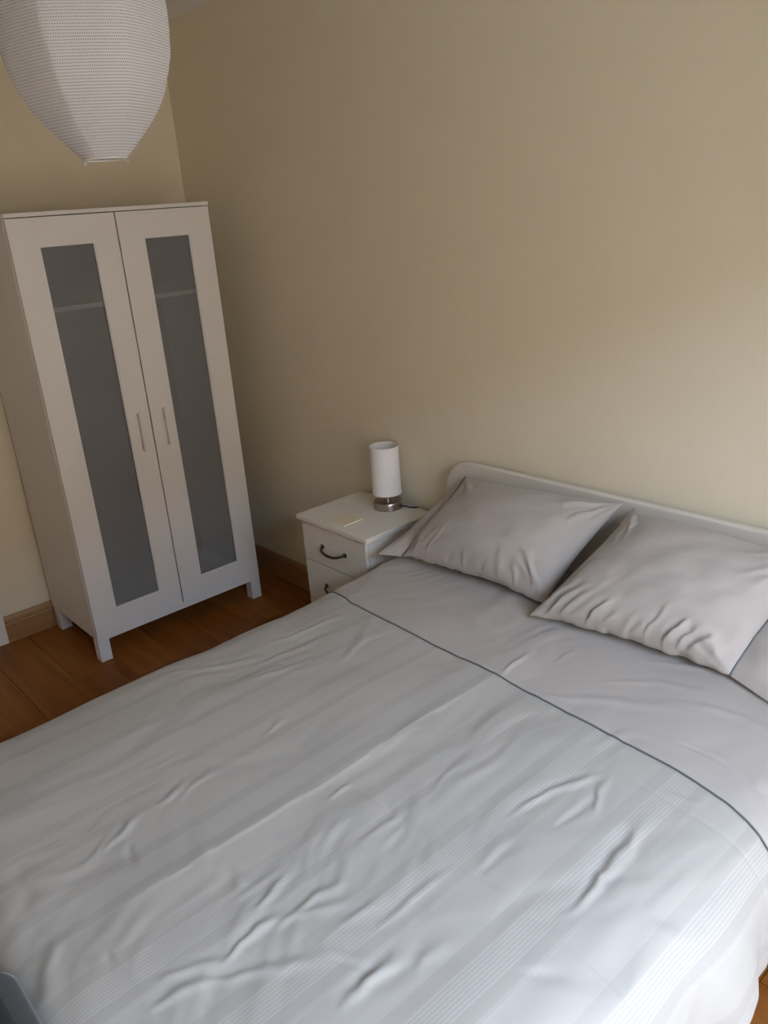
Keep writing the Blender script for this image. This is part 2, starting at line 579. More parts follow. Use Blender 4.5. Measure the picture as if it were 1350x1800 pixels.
# floor: slab with individually laid laminate planks running along x
floor = box('floor', (-T, RX + T, RY - T, T, -0.10, -0.012), MAT['subfloor'], loc=(0, 0, 0))
floor['kind'] = 'structure'
PW, PL = 0.19, 1.28
plank_cache = {}
def plank_mesh(length):
    key = round(length, 3)
    if key not in plank_cache:
        bm = bmesh.new()
        bm_box(bm, -length / 2 + 0.0006, length / 2 - 0.0006, -PW / 2 + 0.0007, PW / 2 - 0.0007, -0.012, 0.0, bevel=0.0012, seg=1)
        me = bpy.data.meshes.new('plank')
        bm.to_mesh(me)
        bm.free()
        me.materials.append(MAT['floor_wood'])
        plank_cache[key] = me
    return plank_cache[key]
y_edge = -1.34 + PW * 8
row = 0
while y_edge > RY - 0.05:
    yc = y_edge - PW / 2
    if yc - PW / 2 < 0.11:
        start = {0: 3.13, 1: 0.69 + 0.40, 2: 2.03}[row % 3] % PL - PL
        x = start
        while x < RX:
            a, b = max(x, -0.02), min(x + PL, RX + 0.02)
            if b - a > 0.03:
                o = bpy.data.objects.new('plank', plank_mesh(b - a))
                COL.objects.link(o)
                o.parent = floor
                o.location = ((a + b) / 2, yc, 0)
            x += PL
        row += 1
    y_edge -= PW

def skirting(name, along, a, b, at, sign):
    """oak skirting with a moulded top edge; profile depth grows by sign from the wall plane"""
    H = 0.125
    prof = [(0, 0), (0.016, 0), (0.016, 0.085), (0.0135, 0.092), (0.0145, 0.098), (0.012, 0.110), (0.0075, 0.119), (0.004, H), (0, H)]
    if along == 'x':
        o = prism(name, [(at + sign * d, z) for d, z in prof], 'x', a, b, MAT['skirting_x'], loc=((a + b) / 2, at, 0))
    else:
        o = prism(name, [(at + sign * d, z) for d, z in prof], 'y', a, b, MAT['skirting_y'], loc=(at, (a + b) / 2, 0))
    o['kind'] = 'structure'
    return o
skirting('baseboard_back', 'x', 0.0165, RX - 0.0165, 0, -1)
skirting('baseboard_left', 'y', -1.232, 0.0, 0, 1)
skirting('baseboard_left', 'y', RY, DY0 - 0.07, 0, 1)
skirting('baseboard_right', 'y', RY, 0.0, RX, -1)
skirting('baseboard_front', 'x', 0.0165, RX - 0.0165, RY, 1)

# door in the left wall (only the foot of its architrave shows)
d1 = bpy.data.objects.new('door_1', None)
COL.objects.link(d1)
d1.location = (0, (DY0 + DY1) / 2, 0)
d1['kind'] = 'structure'
for nm, b in (('architrave', (0.0, 0.02, DY1, DY1 + 0.07, 0, DZ + 0.07)), ('architrave', (0.0, 0.02, DY0 - 0.07, DY0, 0, DZ + 0.07)), ('architrave', (0.0, 0.02, DY0, DY1, DZ, DZ + 0.07))):
    box(nm, b, MAT['gloss_white'], d1, 0.004)
boxes('door_lining', [(-T, 0, DY1 - 0.02, DY1, 0, DZ), (-T, 0, DY0, DY0 + 0.02, 0, DZ), (-T, 0, DY0 + 0.02, DY1 - 0.02, DZ - 0.02, DZ)], MAT['gloss_white'], d1)
leaf = boxes('door_leaf', [(-0.05, -0.012, DY0 + 0.023, DY1 - 0.023, 0.006, DZ - 0.023)], MAT['gloss_white'], d1, 0.002)
ym = (DY0 + DY1) / 2
for y0, y1 in ((DY0 + 0.11, ym - 0.05), (ym + 0.05, DY1 - 0.11)):
    for z0, z1 in ((0.2, 0.85), (1.0, 1.85)):
        box('door_panel', (-0.014, -0.006, y0, y1, z0, z1), MAT['gloss_white'], leaf, 0.003)
tube('door_handle', [(-0.012, DY0 + 0.075, 1.0), (0.035, DY0 + 0.075, 1.0), (0.04, DY0 + 0.082, 1.0), (0.04, DY0 + 0.19, 1.0)], 0.008, MAT['nickel'], leaf)

box('door_light_block', (-T - 0.05, -T - 0.001, DY0 - 0.3, DY1 + 0.3, 0, RZ), MAT['wall'], loc=(-T, ym, 0))['kind'] = 'structure'  # added slab behind the door, stops sky light leaking round the leaf

# window in the right wall: the room's daylight
w1 = bpy.data.objects.new('window_1', None)
COL.objects.link(w1)
w1.location = (RX, (WIN_Y0 + WIN_Y1) / 2, WIN_Z0)
w1['kind'] = 'structure'
fx0, fx1 = RX + 0.05, RX + 0.10
wm = (WIN_Y0 + WIN_Y1) / 2
boxes('window_frame', [(fx0, fx1, WIN_Y0, WIN_Y0 + 0.05, WIN_Z0, WIN_Z1), (fx0, fx1, WIN_Y1 - 0.05, WIN_Y1, WIN_Z0, WIN_Z1), (fx0, fx1, WIN_Y0 + 0.05, WIN_Y1 - 0.05, WIN_Z0, WIN_Z0 + 0.05),
                       (fx0, fx1, WIN_Y0 + 0.05, WIN_Y1 - 0.05, WIN_Z1 - 0.05, WIN_Z1), (fx0, fx1, wm - 0.03, wm + 0.03, WIN_Z0 + 0.05, WIN_Z1 - 0.05)], MAT['white_plastic'], w1)
for a, b in ((WIN_Y0 + 0.05, wm - 0.03), (wm + 0.03, WIN_Y1 - 0.05)):
    box('pane', (RX + 0.072, RX + 0.078, a, b, WIN_Z0 + 0.05, WIN_Z1 - 0.05), MAT['window_glass'], w1)
box('window_sill', (RX - 0.10, RX + 0.05, WIN_Y0 - 0.05, WIN_Y1 + 0.05, WIN_Z0 - 0.025, WIN_Z0), MAT['gloss_white'], w1, 0.004)

# outdoors beyond the window: ground, and an added unseen brick wall to block low sky
box('ground_outside', (RX + T, 24, -16, 14, -2.9, -2.7), MAT['paving'], loc=(12, 0, -2.7))['kind'] = 'structure'
box('sky_block_wall', (10.5, 10.9, -15, 13, -2.7, 4.5), MAT['brick'], loc=(10.7, 0, -2.7))['kind'] = 'structure'

# ================================================================== WARDROBE
WX0, WX1, WY0, WY1, WH = 0.021, 0.529, -1.015, -0.197, 1.80
wd = thing('wardrobe', ((WX0 + WX1) / 2, (WY0 + WY1) / 2, 0), 'tall white two-door wardrobe with frosted glass panels in the corner', 'wardrobe')
mel = MAT['melamine']
bx1 = WX1 - 0.021
box('top_board', (WX0, WX1 + 0.003, WY0 - 0.001, WY1 + 0.001, 1.785, WH), mel, wd, 0.0015)
box('side_panel', (WX0, bx1, WY0, WY0 + 0.016, 0.105, 1.785), mel, wd, 0.001)
box('side_panel', (WX0, bx1, WY1 - 0.016, WY1, 0.105, 1.785), mel, wd, 0.001)
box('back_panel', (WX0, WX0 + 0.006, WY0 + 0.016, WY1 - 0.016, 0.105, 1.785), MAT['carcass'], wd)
box('bottom_board', (WX0 + 0.006, bx1, WY0 + 0.016, WY1 - 0.016, 0.108, 0.124), mel, wd, 0.001)
box('plinth_rail', (bx1, WX1 - 0.004, WY0, WY1, 0.096, 0.126), mel, wd, 0.001)
box('shelf', (WX0 + 0.006, bx1 + 0.001, WY0 + 0.016, WY1 - 0.016, 1.446, 1.464), MAT['melamine'], wd, 0.001)
LG = 0.05
for x0 in (WX0 + 0.016, WX1 - 0.004 - LG):
    for y0 in (WY0, WY1 - LG):
        box('leg', (x0, x0 + LG, y0, y0 + LG, 0, 0.105 if x0 < 0.2 else 0.096), mel, wd, 0.0015)
for (y0, y1, py0, py1, hy) in ((WY0 + 0.002, -0.6087, -0.911, -0.704, -0.660), (-0.6033, WY1 - 0.002, -0.500, -0.300, -0.545)):
    z0, z1, pz0, pz1 = 0.128, 1.782, 0.220, 1.682
    dr = boxes('door', [(bx1 + 0.002, WX1, y0, py0, z0, z1), (bx1 + 0.002, WX1, py1, y1, z0, z1),
                        (bx1 + 0.002, WX1, py0, py1, z0, pz0), (bx1 + 0.002, WX1, py0, py1, pz1, z1)], mel, wd)
    box('glass_panel', (bx1 + 0.006, bx1 + 0.012, py0, py1, pz0, pz1), MAT['frosted'], dr)['label'] = 'grey frosted glass panel'
    bd = 0.004
    boxes('glazing_bead', [(WX1 - 0.008, WX1 - 0.003, py0, py0 + bd, pz0, pz1), (WX1 - 0.008, WX1 - 0.003, py1 - bd, py1, pz0, pz1),
                           (WX1 - 0.008, WX1 - 0.003, py0 + bd, py1 - bd, pz0, pz0 + bd), (WX1 - 0.008, WX1 - 0.003, py0 + bd, py1 - bd, pz1 - bd, pz1)], mel, dr)
    boxes('handle', [(WX1 + 0.016, WX1 + 0.023, hy - 0.0055, hy + 0.0055, 0.853, 1.015), (WX1 - 0.001, WX1 + 0.018, hy - 0.0045, hy + 0.0045, 0.858, 0.870), (WX1 - 0.001, WX1 + 0.018, hy - 0.0045, hy + 0.0045, 0.998, 1.010)], MAT['satin'], dr, 0.0015)

# ================================================================== NIGHTSTAND
NX0, NX1, NYF, NH = 1.142, 1.566, -0.362, 0.622
ns = thing('nightstand', ((NX0 + NX1) / 2, (NYF - 0.02) / 2, 0), 'off-white bedside chest of drawers between wardrobe and bed', 'nightstand')
nm_ = MAT['nightstand']
box('top_board', (NX0, NX1, NYF, -0.018, NH - 0.020, NH), nm_, ns, 0.003)
bx0, bx1_, bf = NX0 + 0.020, NX1 - 0.020, NYF + 0.028
box('side_panel', (bx0, bx0 + 0.016, bf, -0.022, 0, NH - 0.02), nm_, ns, 0.001)
box('side_panel', (bx1_ - 0.016, bx1_, bf, -0.022, 0, NH - 0.02), nm_, ns, 0.001)
box('back_panel', (bx0 + 0.016, bx1_ - 0.016, -0.028, -0.022, 0.02, NH - 0.02), nm_, ns)
box('plinth', (bx0 + 0.016, bx1_ - 0.016, bf + 0.012, bf + 0.028, 0, 0.095), nm_, ns)
zt = NH - 0.022
for k in range(3):
    z1, z0 = zt - k * 0.167, zt - (k + 1) * 0.167 + 0.004
    d = box('drawer', (bx0 + 0.001, bx1_ - 0.001, bf - 0.017, bf - 0.001, z0, z1), nm_, ns, 0.0015)
    boxes('drawer_box', [(bx0 + 0.02, bx0 + 0.032, bf, -0.035, z0 + 0.015, z1 - 0.03), (bx1_ - 0.032, bx1_ - 0.02, bf, -0.035, z0 + 0.015, z1 - 0.03), (bx0 + 0.032, bx1_ - 0.032, bf, -0.035, z0 + 0.015, z0 + 0.021)], nm_, d)
    zc = z1 - 0.083
    cx = (bx0 + bx1_) / 2
    hp, hr = [], []
    for i in range(17):
        t = i / 16 * 2 - 1
        hp.append((cx + t * 0.068, bf - 0.017 - 0.026 * (1 - t ** 4) ** 0.6 - 0.0005, zc - 0.014 * (1 - t * t)))
        hr.append(0.0038 + 0.0016 * (1 - t * t) + (0.003 if abs(t) > 0.93 else 0))
    hd = tube('handle', hp, hr, MAT['bronze'], d)
    hd['label'] = 'dark metal bow handle'
    for s in (-1, 1):
        c = cx + s * 0.068
        n = 20
        V = [(c, bf - 0.022, zc)]
        ring = [(0.0095, bf - 0.0165), (0.0095, bf - 0.0195), (0.006, bf - 0.0225)]
        bm = bmesh.new()
        rows = [[bm.verts.new((c + r * math.cos(2 * math.pi * i / n), y, zc + r * math.sin(2 * math.pi * i / n))) for i in range(n)] for r, y in ring]
        for a_, b_ in zip(rows, rows[1:]):
            for i in range(n):
                bm.faces.new([a_[i], a_[(i + 1) % n], b_[(i + 1) % n], b_[i]])
        bm.faces.new(rows[-1])
        bmesh.ops.recalc_face_normals(bm, faces=bm.faces[:])
        me = bpy.data.meshes.new('handle_rosette')
        bm.to_mesh(me)
        bm.free()
        link_mesh('handle_rosette', me, MAT['bronze'], d)

# cream card pad on the nightstand
card = boxes('note_pad', [(1.299, 1.404, -0.326, -0.237, NH, NH + 0.0045)], MAT['cream_card'], None, 0.0008, loc=(1.3515, -0.2815, NH))
tag(card, 'thin square cream pad lying on the nightstand', 'pad')

# ================================================================== TABLE LAMP
LC = (1.382, -0.084)
lp = thing('table_lamp', (*LC, NH), 'small table lamp with white cylinder shade and metal disc base', 'table lamp')
lathe('base', [(0.0, NH), (0.057, NH), (0.0575, NH + 0.003), (0.0575, NH + 0.026), (0.055, NH + 0.030), (0.012, NH + 0.031), (0.0, NH + 0.031)], LC, MAT['nickel'], lp, 64)
lathe('stem', [(0.0, NH + 0.030), (0.010, NH + 0.030), (0.010, NH + 0.055), (0.016, NH + 0.058), (0.016, NH + 0.10), (0.0, NH + 0.10)], LC, MAT['nickel'], lp, 24)
lathe('bulb', [(0.0, NH + 0.10), (0.013, NH + 0.10), (0.014, NH + 0.115), (0.024, NH + 0.135), (0.028, NH + 0.155), (0.024, NH + 0.175), (0.012, NH + 0.185), (0.0, NH + 0.187)], LC, MAT['bulb'], lp, 24)
S0, S1, SR = NH + 0.059, NH + 0.252, 0.0560
shd = lathe('shade', [(SR - 0.0015, S0), (SR, S0), (SR, S1), (SR - 0.0015, S1), (SR - 0.0015, S0)], LC, MAT['shade'], lp, 64)
for z in (S0 + 0.003, S1 - 0.003):
    tube('shade_rim', [(LC[0] + (SR) * math.cos(t), LC[1] + (SR) * math.sin(t), z) for t in np.linspace(0, 2 * math.pi, 64, endpoint=False)], 0.0022, MAT['shade'], shd, 6, closed=True)
boxes('shade_spider', [(LC[0] - SR + 0.002, LC[0] + SR - 0.002, LC[1] - 0.002, LC[1] + 0.002, S0 + 0.012, S0 + 0.016), (LC[0] - 0.002, LC[0] + 0.002, LC[1] - SR + 0.002, LC[1] - 0.003, S0 + 0.012, S0 + 0.016),
                       (LC[0] - 0.002, LC[0] + 0.002, LC[1] + 0.003, LC[1] + SR - 0.002, S0 + 0.012, S0 + 0.016)], MAT['wire'], shd)
tube('cord', [(LC[0] + 0.055, LC[1] + 0.02, NH + 0.012), (LC[0] + 0.072, LC[1] + 0.028, NH + 0.012), (LC[0] + 0.085, LC[1] + 0.040, NH + 0.006), (LC[0] + 0.095, LC[1] + 0.052, NH + 0.0036), (LC[0] + 0.104, LC[1] + 0.062, NH + 0.0034)], 0.0032, MAT['black'], lp)

# ================================================================== PAPER LANTERN
LX, LY, LB = 1.785, -1.184, 1.871
ln = thing('pendant_lantern', (LX, LY, LB), 'white egg-shaped pierced paper lantern hanging from the ceiling', 'lantern')
NR, SEG = 46, 196
LHH = 0.50
ts = np.linspace(0, 1, NR * 6 + 1)
ctrl_t = np.array([0, .05, .12, .20, .30, .40, .50, .60, .70, .80, .90, .96, 1.0])
ctrl_r = np.array([.0465, .073, .108, .138, .161, .175, .181, .181, .172, .156, .118, .082, .05])
def smooth_interp(t, ct, cr):
    r = np.interp(t, ct, cr)
    k = np.ones(25) / 25
    pad = np.concatenate([2 * r[0] - r[12:0:-1], r, 2 * r[-1] - r[-2:-14:-1]])
    return np.convolve(pad, k, 'valid')
rr = smooth_interp(ts, ctrl_t, ctrl_r)
th = np.linspace(0, 2 * math.pi, SEG + 1)
NG = 7
G0 = math.radians(-49)
ph = ((th - G0) % (2 * math.pi / NG)) / (2 * math.pi / NG) - 0.5
gore = 1 - 0.065 * (1 - (2 * ph) ** 2)                    # paper pulled slightly flat between the gore seams
rib = 0.0004 * np.sin(math.pi * ts * NR) ** 2   # paper puffs between wire turns
R_ = rr[None, :] * (1 - (1 - gore[:, None]) * np.clip(np.sin(math.pi * np.clip(ts, 0, 1)) * 3.0 + 0.25, 0, 1)[None, :]) + rib[None, :]
wob = 0.0012 * fnoise(np.repeat(th[:, None], len(ts), 1) * 4, np.repeat(ts[None, :], len(th), 0) * 20, 5, 2)
wob[-1] = wob[0]
R_ = R_ + wob
V = np.stack([LX + np.cos(th)[:, None] * R_, LY + np.sin(th)[:, None] * R_, np.repeat((LB + ts * LHH)[None, :], SEG + 1, 0)], -1).reshape(-1, 3)
UV = np.stack([np.repeat((th / (2 * math.pi))[:, None], len(ts), 1), np.repeat((ts * NR * 2)[None, :], SEG + 1, 0)], -1).reshape(-1, 2)
me = np_mesh('paper_shade', V, grid_faces(SEG + 1, len(ts)), UV)
link_mesh('paper_shade', me, MAT['paper'], ln, smooth=True)
for k, (z, r) in enumerate(((LB, .0475), (LB + LHH, .051))):
    tube('opening_ring', [(LX + r * math.cos(a), LY + r * math.sin(a), z) for a in np.linspace(0, 2 * math.pi, 48, endpoint=False)], 0.002, MAT['wire'], ln, 6, closed=True)
# the wire stretcher inside: its two feet hook under the bottom ring (seen as little loops)
ca, sa = 0.6492, 0.7606
for s in (-1, 1):
    ex, ey = LX + s * ca * 0.046, LY + s * sa * 0.046
    pts = [(LX + s * ca * 0.028, LY + s * sa * 0.028, LB + LHH - 0.005), (LX + s * ca * 0.030, LY + s * sa * 0.030, LB + 0.25), (LX + s * ca * 0.040, LY + s * sa * 0.040, LB + 0.004), (ex - s * ca * 0.003, ey - s * sa * 0.003, LB - 0.006),
           (ex + s * ca * 0.001, ey + s * sa * 0.001, LB - 0.0095), (ex + s * ca * 0.005, ey + s * sa * 0.005, LB - 0.006), (ex + s * ca * 0.0055, ey + s * sa * 0.0055, LB + 0.003)]
    tube('wire_hook', pts, 0.0013, MAT['wire'], ln, 6)
tube('wire_bridge', [(LX - ca * 0.05, LY - sa * 0.05, LB + LHH), (LX - ca * 0.02, LY - sa * 0.02, LB + LHH), (LX + ca * 0.02, LY + sa * 0.02, LB + LHH), (LX + ca * 0.05, LY + sa * 0.05, LB + LHH)], 0.0015, MAT['wire'], ln, 6)
tube('cord', [(LX, LY, LB + LHH - 0.02), (LX, LY, RZ - 0.02)], 0.0035, MAT['white_plastic'], ln)
lathe('lamp_holder', [(0.0, LB + LHH - 0.10), (0.017, LB + LHH - 0.10), (0.019, LB + LHH - 0.05), (0.012, LB + LHH - 0.015), (0.0, LB + LHH - 0.012)], (LX, LY), MAT['white_plastic'], ln, 24)
lathe('bulb', [(0.0, LB + LHH - 0.205), (0.015, LB + LHH - 0.20), (0.028, LB + LHH - 0.175), (0.028, LB + LHH - 0.155), (0.015, LB + LHH - 0.12), (0.013, LB + LHH - 0.10), (0.0, LB + LHH - 0.10)], (LX, LY), MAT['bulb'], ln, 24)
lathe('ceiling_rose', [(0.0, RZ - 0.024), (0.012, RZ - 0.024), (0.036, RZ - 0.014), (0.040, RZ - 0.001), (0.0, RZ - 0.001)], (LX, LY), MAT['white_plastic'], ln, 32)

# ================================================================== BED
BX0, BX1, BY0 = 1.715, 3.155, -1.895
bed = thing('bed', ((BX0 + BX1) / 2, BY0 / 2, 0), 'double bed with white rounded headboard against the cream wall', 'bed')
def rounded_outline(x0, x1, z0, z1, r, n=12):
    pts = [(x0, z0)]
    for i in range(n + 1):
        a = math.pi - i / n * math.pi / 2
        pts.append((x0 + r + r * math.cos(a), z1 - r + r * math.sin(a)))
    for i in range(n + 1):
        a = math.pi / 2 - i / n * math.pi / 2
        pts.append((x1 - r + r * math.cos(a), z1 - r + r * math.sin(a)))
    pts.append((x1, z0))
    return pts
prism('headboard', rounded_outline(1.668, 3.21, 0.30, 0.866, 0.115), 'y', -0.046, -0.020, MAT['headboard'], bed, 0.007, seg=3)
for x in (1.90, 2.98):
    box('headboard_strut', (x - 0.03, x + 0.03, -0.040, -0.021, 0.0, 0.32), MAT['headboard'], bed, 0.003)
box('bed_base', (BX0 + 0.01, BX1 - 0.01, BY0, -0.048, 0.07, 0.30), MAT['mattress'], bed, 0.012)
for x in (BX0 + 0.08, BX1 - 0.08):
    for y in (BY0 + 0.1, -0.95, -0.15):
        lathe('leg', [(0.0, 0.0), (0.022, 0.0), (0.026, 0.07), (0.0, 0.07)], (x, y), MAT['black'], bed, 20)
box('mattress', (BX0, BX1, BY0, -0.05, 0.302, 0.525), MAT['mattress'], bed, 0.035, seg=4)

# ------------------------------------------------------------------ duvet
STROKES = [
    ([(1.756,-1.264),(1.855,-1.117)],4,14),
    ([(1.918,-1.062),(1.947,-0.823)],7,16),
    ([(1.976,-1.128),(2.019,-0.933)],4,12),
    ([(1.855,-0.947),(1.876,-0.743)],6,14),
    ([(2.093,-0.909),(1.993,-0.715)],4,16),
    ([(1.807,-1.219),(1.891,-1.023)],4,14),
    ([(2.282,-1.677),(2.245,-1.583)],6,10),
    ([(2.311,-1.634),(2.37,-1.651)],-5,12),
    ([(2.287,-1.71),(2.249,-1.637)],4,12),
    ([(2.245,-1.536),(2.216,-1.442)],4,12),
    ([(2.257,-1.487),(2.219,-1.391)],3,14),
    ([(2.205,-1.237),(2.188,-1.174)],4,10),
    ([(2.632,-1.542),(2.596,-1.465)],7,11),
    ([(2.677,-1.631),(2.664,-1.563),(2.673,-1.52)],8,11),
    ([(2.638,-1.73),(2.68,-1.621)],5,13),
    ([(2.675,-1.759),(2.687,-1.682)],6,13),
    ([(2.689,-1.688),(2.734,-1.599),(2.784,-1.527)],5,12),
    ([(2.688,-1.53),(2.675,-1.456),(2.689,-1.405)],6,12),
    ([(2.688,-1.505),(2.729,-1.404)],4,13),
    ([(2.495,-1.271),(2.497,-1.216)],5,7),
    ([(2.207,-1.807),(2.38,-1.847)],-5,28),
    ([(2.436,-1.834),(2.534,-1.884)],6,24),
    ([(2.514,-1.775),(2.557,-1.776)],-4,10),
    ([(2.394,-1.523),(2.507,-1.55)],4,22),
    ([(2.521,-1.527),(2.589,-1.538)],5,20),
    ([(2.798,-1.513),(2.865,-1.481)],-5,12),
    ([(2.883,-1.546),(2.867,-1.438)],6,14),
    ([(2.581,-1.546),(2.579,-1.452)],4,13),
    ([(2.802,-1.033),(2.82,-0.933),(2.85,-0.842)],7,10),
    ([(2.911,-0.931),(2.874,-0.838)],5,11),
    ([(3.018,-1.149),(3.015,-1.035),(2.996,-0.899)],10,13),
    ([(2.882,-1.006),(2.885,-0.905)],-4,12),
    ([(2.566,-0.694),(2.687,-0.604),(2.842,-0.51)],4,18),
    ([(2.525,-0.536),(2.525,-0.453)],3,9),
    ([(2.689,-0.433),(2.736,-0.45)],4,10),
    ([(2.926,-0.619),(3.021,-0.606),(3.121,-0.635)],-5,9),
    ([(2.677,-0.521),(2.763,-0.445),(2.874,-0.42)],3,16),
    ([(2.459,-0.699),(2.446,-0.542)],5,8),
    ([(2.718,-0.368),(2.82,-0.318),(2.949,-0.336)],4,20),
    ([(2.866,-0.48),(2.963,-0.444),(3.04,-0.454)],4,16),
    ([(2.985,-0.774),(3.039,-0.762)],3,12),
    ([(3.039,-1.101),(3.083,-0.99)],3,24),
    ([(2.635,-1.309),(2.635,-1.19)],3,10),
    ([(2.757,-1.456),(2.767,-1.362)],4,14),
    ([(2.87,-1.529),(2.877,-1.419)],5,14),
    ([(2.808,-1.407),(2.811,-1.31),(2.81,-1.251)],4,12),
    ([(2.913,-1.425),(2.904,-1.35)],4,16),
    ([(3.023,-1.305),(3.078,-1.263)],-3,14),
    ([(2.461,-1.103),(2.449,-0.972)],3,14),
    ([(2.629,-1.092),(2.618,-0.96)],3,12),
    ([(2.855,-1.207),(2.856,-1.1)],-3,14),
    ([(3.163,-1.218),(3.168,-1.134)],3,22),
    ([(3.133,-1.065),(3.188,-1.039)],4,24),
    ([(2.166,-0.695),(2.28,-0.686)],3,16),
    ([(2.043,-0.801),(2.058,-0.693)],3,14),
]

sec = np.array([(1.605, .25), (1.612, .30), (1.622, .38), (1.634, .45), (1.652, .51), (1.682, .550), (1.735, .570), (1.83, .577), (2.00, .582), (2.39, .586), (2.70, .583), (2.90, .578),
                (3.02, .572), (3.10, .562), (3.155, .540), (3.195, .500), (3.216, .445), (3.228, .39), (3.234, .345), (3.236, .325)])
def resample(poly, n):
    d = np.concatenate([[0], np.cumsum(np.hypot(*np.diff(poly, axis=0).T))])
    t = np.linspace(0, d[-1], 1500)
    X = np.interp(t, d, poly[:, 0])
    Z = np.interp(t, d, poly[:, 1])
    k = np.hanning(61)
    k /= k.sum()
    pad = lambda a: np.concatenate([2 * a[0] - a[30:0:-1], a, 2 * a[-1] - a[-2:-32:-1]])
    X = np.convolve(pad(X), k, 'valid')
    Z = np.convolve(pad(Z), k, 'valid')
    tt = np.linspace(0, d[-1], n)
    return np.interp(tt, t, X), np.interp(tt, t, Z), tt, d[-1]
NU = 430
sx, sz, sarc, slen = resample(sec, NU)
# cloth coordinate across: equals world x on the flat top
i_mid = int(np.argmin(np.abs(sx - 2.39)))
U = sarc - sarc[i_mid] + sx[i_mid]
# lengthways section: (y, drop) from the headboard to the hanging foot end
foot = np.array([(-0.060, 0.0), (-1.0, 0.0), (-1.82, 0.0), (-1.87, 0.006), (-1.910, 0.030), (-1.934, 0.075), (-1.946, 0.14), (-1.952, 0.24), (-1.956, 0.30)])
seam_x = np.array([1.0, 1.62, 1.72, 1.83, 2.0, 2.43, 2.70, 2.97, 3.08, 3.20, 3.5])
seam_y = np.array([-.60, -.61, -.632, -.655, -.668, -.683, -.694, -.700, -.712, -.735, -.76])
NV1, NV2 = 120, 330
def foot_at(t, seam):
    return t
dfo = np.concatenate([[0], np.cumsum(np.hypot(*np.diff(foot, axis=0).T))])
fy_, fd_, fa_, flen = resample(foot, 900)
s_at = np.interp(U, seam_x, seam_y)                 # seam y for each column
seam_arc = -0.060 - s_at                            # arc-length of the seam (top is flat there)
Vg = np.zeros((NU, NV1 + NV2))
for i in range(NU):
    Vg[i, :NV1] = np.linspace(0, seam_arc[i], NV1)
    Vg[i, NV1 - 1:] = np.linspace(seam_arc[i], flen, NV2 + 1)
Ug = np.repeat(U[:, None], NV1 + NV2, 1)
Xb = np.repeat(sx[:, None], NV1 + NV2, 1)
Zb = np.repeat(sz[:, None], NV1 + NV2, 1)
Yb = np.interp(Vg, fa_, fy_)
Dr = np.interp(Vg, fa_, fd_)
ztop = 0.586
drop_s = ztop - Zb
drop = np.maximum(drop_s, Dr) + 0.25 * np.minimum(drop_s, Dr)
Zb = ztop - drop
VC = -0.060 - Vg                                    # cloth lengthways coordinate = world y on the flat top

def duvet_height(x, y):
    """relief normal to the cloth (metres) as a function of cloth coordinates"""
    h = 0.0055 * fnoise(x * 3.1, y * 3.0, 11, 2)
    # soft pulls, mostly lengthways and slightly diagonal
    a = math.radians(12)
    p = (x * math.cos(a) - y * math.sin(a))
    q = (x * math.sin(a) + y * math.cos(a))
    wx = 0.06 * fnoise(x * 4, y * 4, 31, 2)
    m1 = np.clip(0.55 + 0.9 * fnoise(x * 2.6 + 5, y * 2.6, 21, 2), 0, 1)
    h = h + 0.0030 * m1 * fnoise((p + wx) * 17, q * 4.0, 41, 2)
    b = math.radians(-38)
    p2 = (x * math.cos(b) - y * math.sin(b))
    q2 = (x * math.sin(b) + y * math.cos(b))
    m2 = np.clip(0.2 + 1.0 * fnoise(x * 3.0, y * 3.0 + 9, 51, 2), 0, 1)
    h = h + 0.0022 * m2 * fnoise((p2 + wx) * 24, q2 * 6.0, 61, 2)
    # sharp pulls drawn from the bed itself
    h = stroke_relief(h, x, y, STROKES, 0.6, 0.95)
    # ironed-in fold lines
    def fold(c, wdt):
        return np.exp(-(c / wdt) ** 2)
    wv = 0.004 * fnoise(x * 5, y * 5, 71, 2)
    h = h - 0.0020 * fold(y + 1.212 + wv, 0.0045) * np.clip((x - 2.22) / 0.06, 0, 1)
    h = h - 0.0018 * fold(y + 0.792 + wv, 0.0045) * np.clip((x - 2.90) / 0.06, 0, 1)
    f = np.clip((-0.55 - y) / 0.04, 0, 1) * np.clip((y + 1.75) / 0.1, 0, 1)
    xx = x - 2.452 - wv
    h = h + f * 0.0045 * np.exp(-np.abs(xx) / 0.022) * (1 - 0.5 * (xx > 0))
    # stitched channel either side of the piping
    sy = np.interp(x, seam_x, seam_y)
    h = h - 0.0035 * np.exp(-((y - sy) / 0.007) ** 2)
    return h
Hm = duvet_height(Ug, VC)
# flutes growing towards the hems of both sides and the foot
hang = np.clip((drop_s - 0.03) / 0.30, 0, 1)
flute = 0.030 * hang ** 1.2 * (np.sin(VC * 21 + 1.3 + 1.5 * np.sin(VC * 5.1)) + 0.5 * fnoise(VC * 9, Ug * 2, 91, 2))
flute = np.where(Ug < 2.4, flute * 0.35, flute)
# scalloped hem on the right side
hemz = 0.030 * np.clip((drop_s - 0.15) / 0.2, 0, 1) * np.sin(VC * 26 + 0.4) * (Ug > 2.4)
hang_f = np.clip((Dr - 0.03) / 0.25, 0, 1)
puff = 0.022 * np.exp(-((Ug - 1.66) / 0.07) ** 2) * np.clip((VC + 0.68) / 0.3, 0, 1) ** 1.2   # plumper roll beside the nightstand
Hm = Hm + puff + flute + 0.010 * hang_f * np.sin(Ug * 23)
P = np.stack([Xb, Yb, Zb + hemz], -1)
du = np.gradient(P, axis=0)
dv = np.gradient(P, axis=1)
N = np.cross(dv, du)
N /= np.linalg.norm(N, axis=-1, keepdims=True) + 1e-9
if N[NU // 2, NV1, 2] < 0:
    N = -N
P = P + N * Hm[..., None]
P[..., 2] = np.maximum(P[..., 2], 0.02)

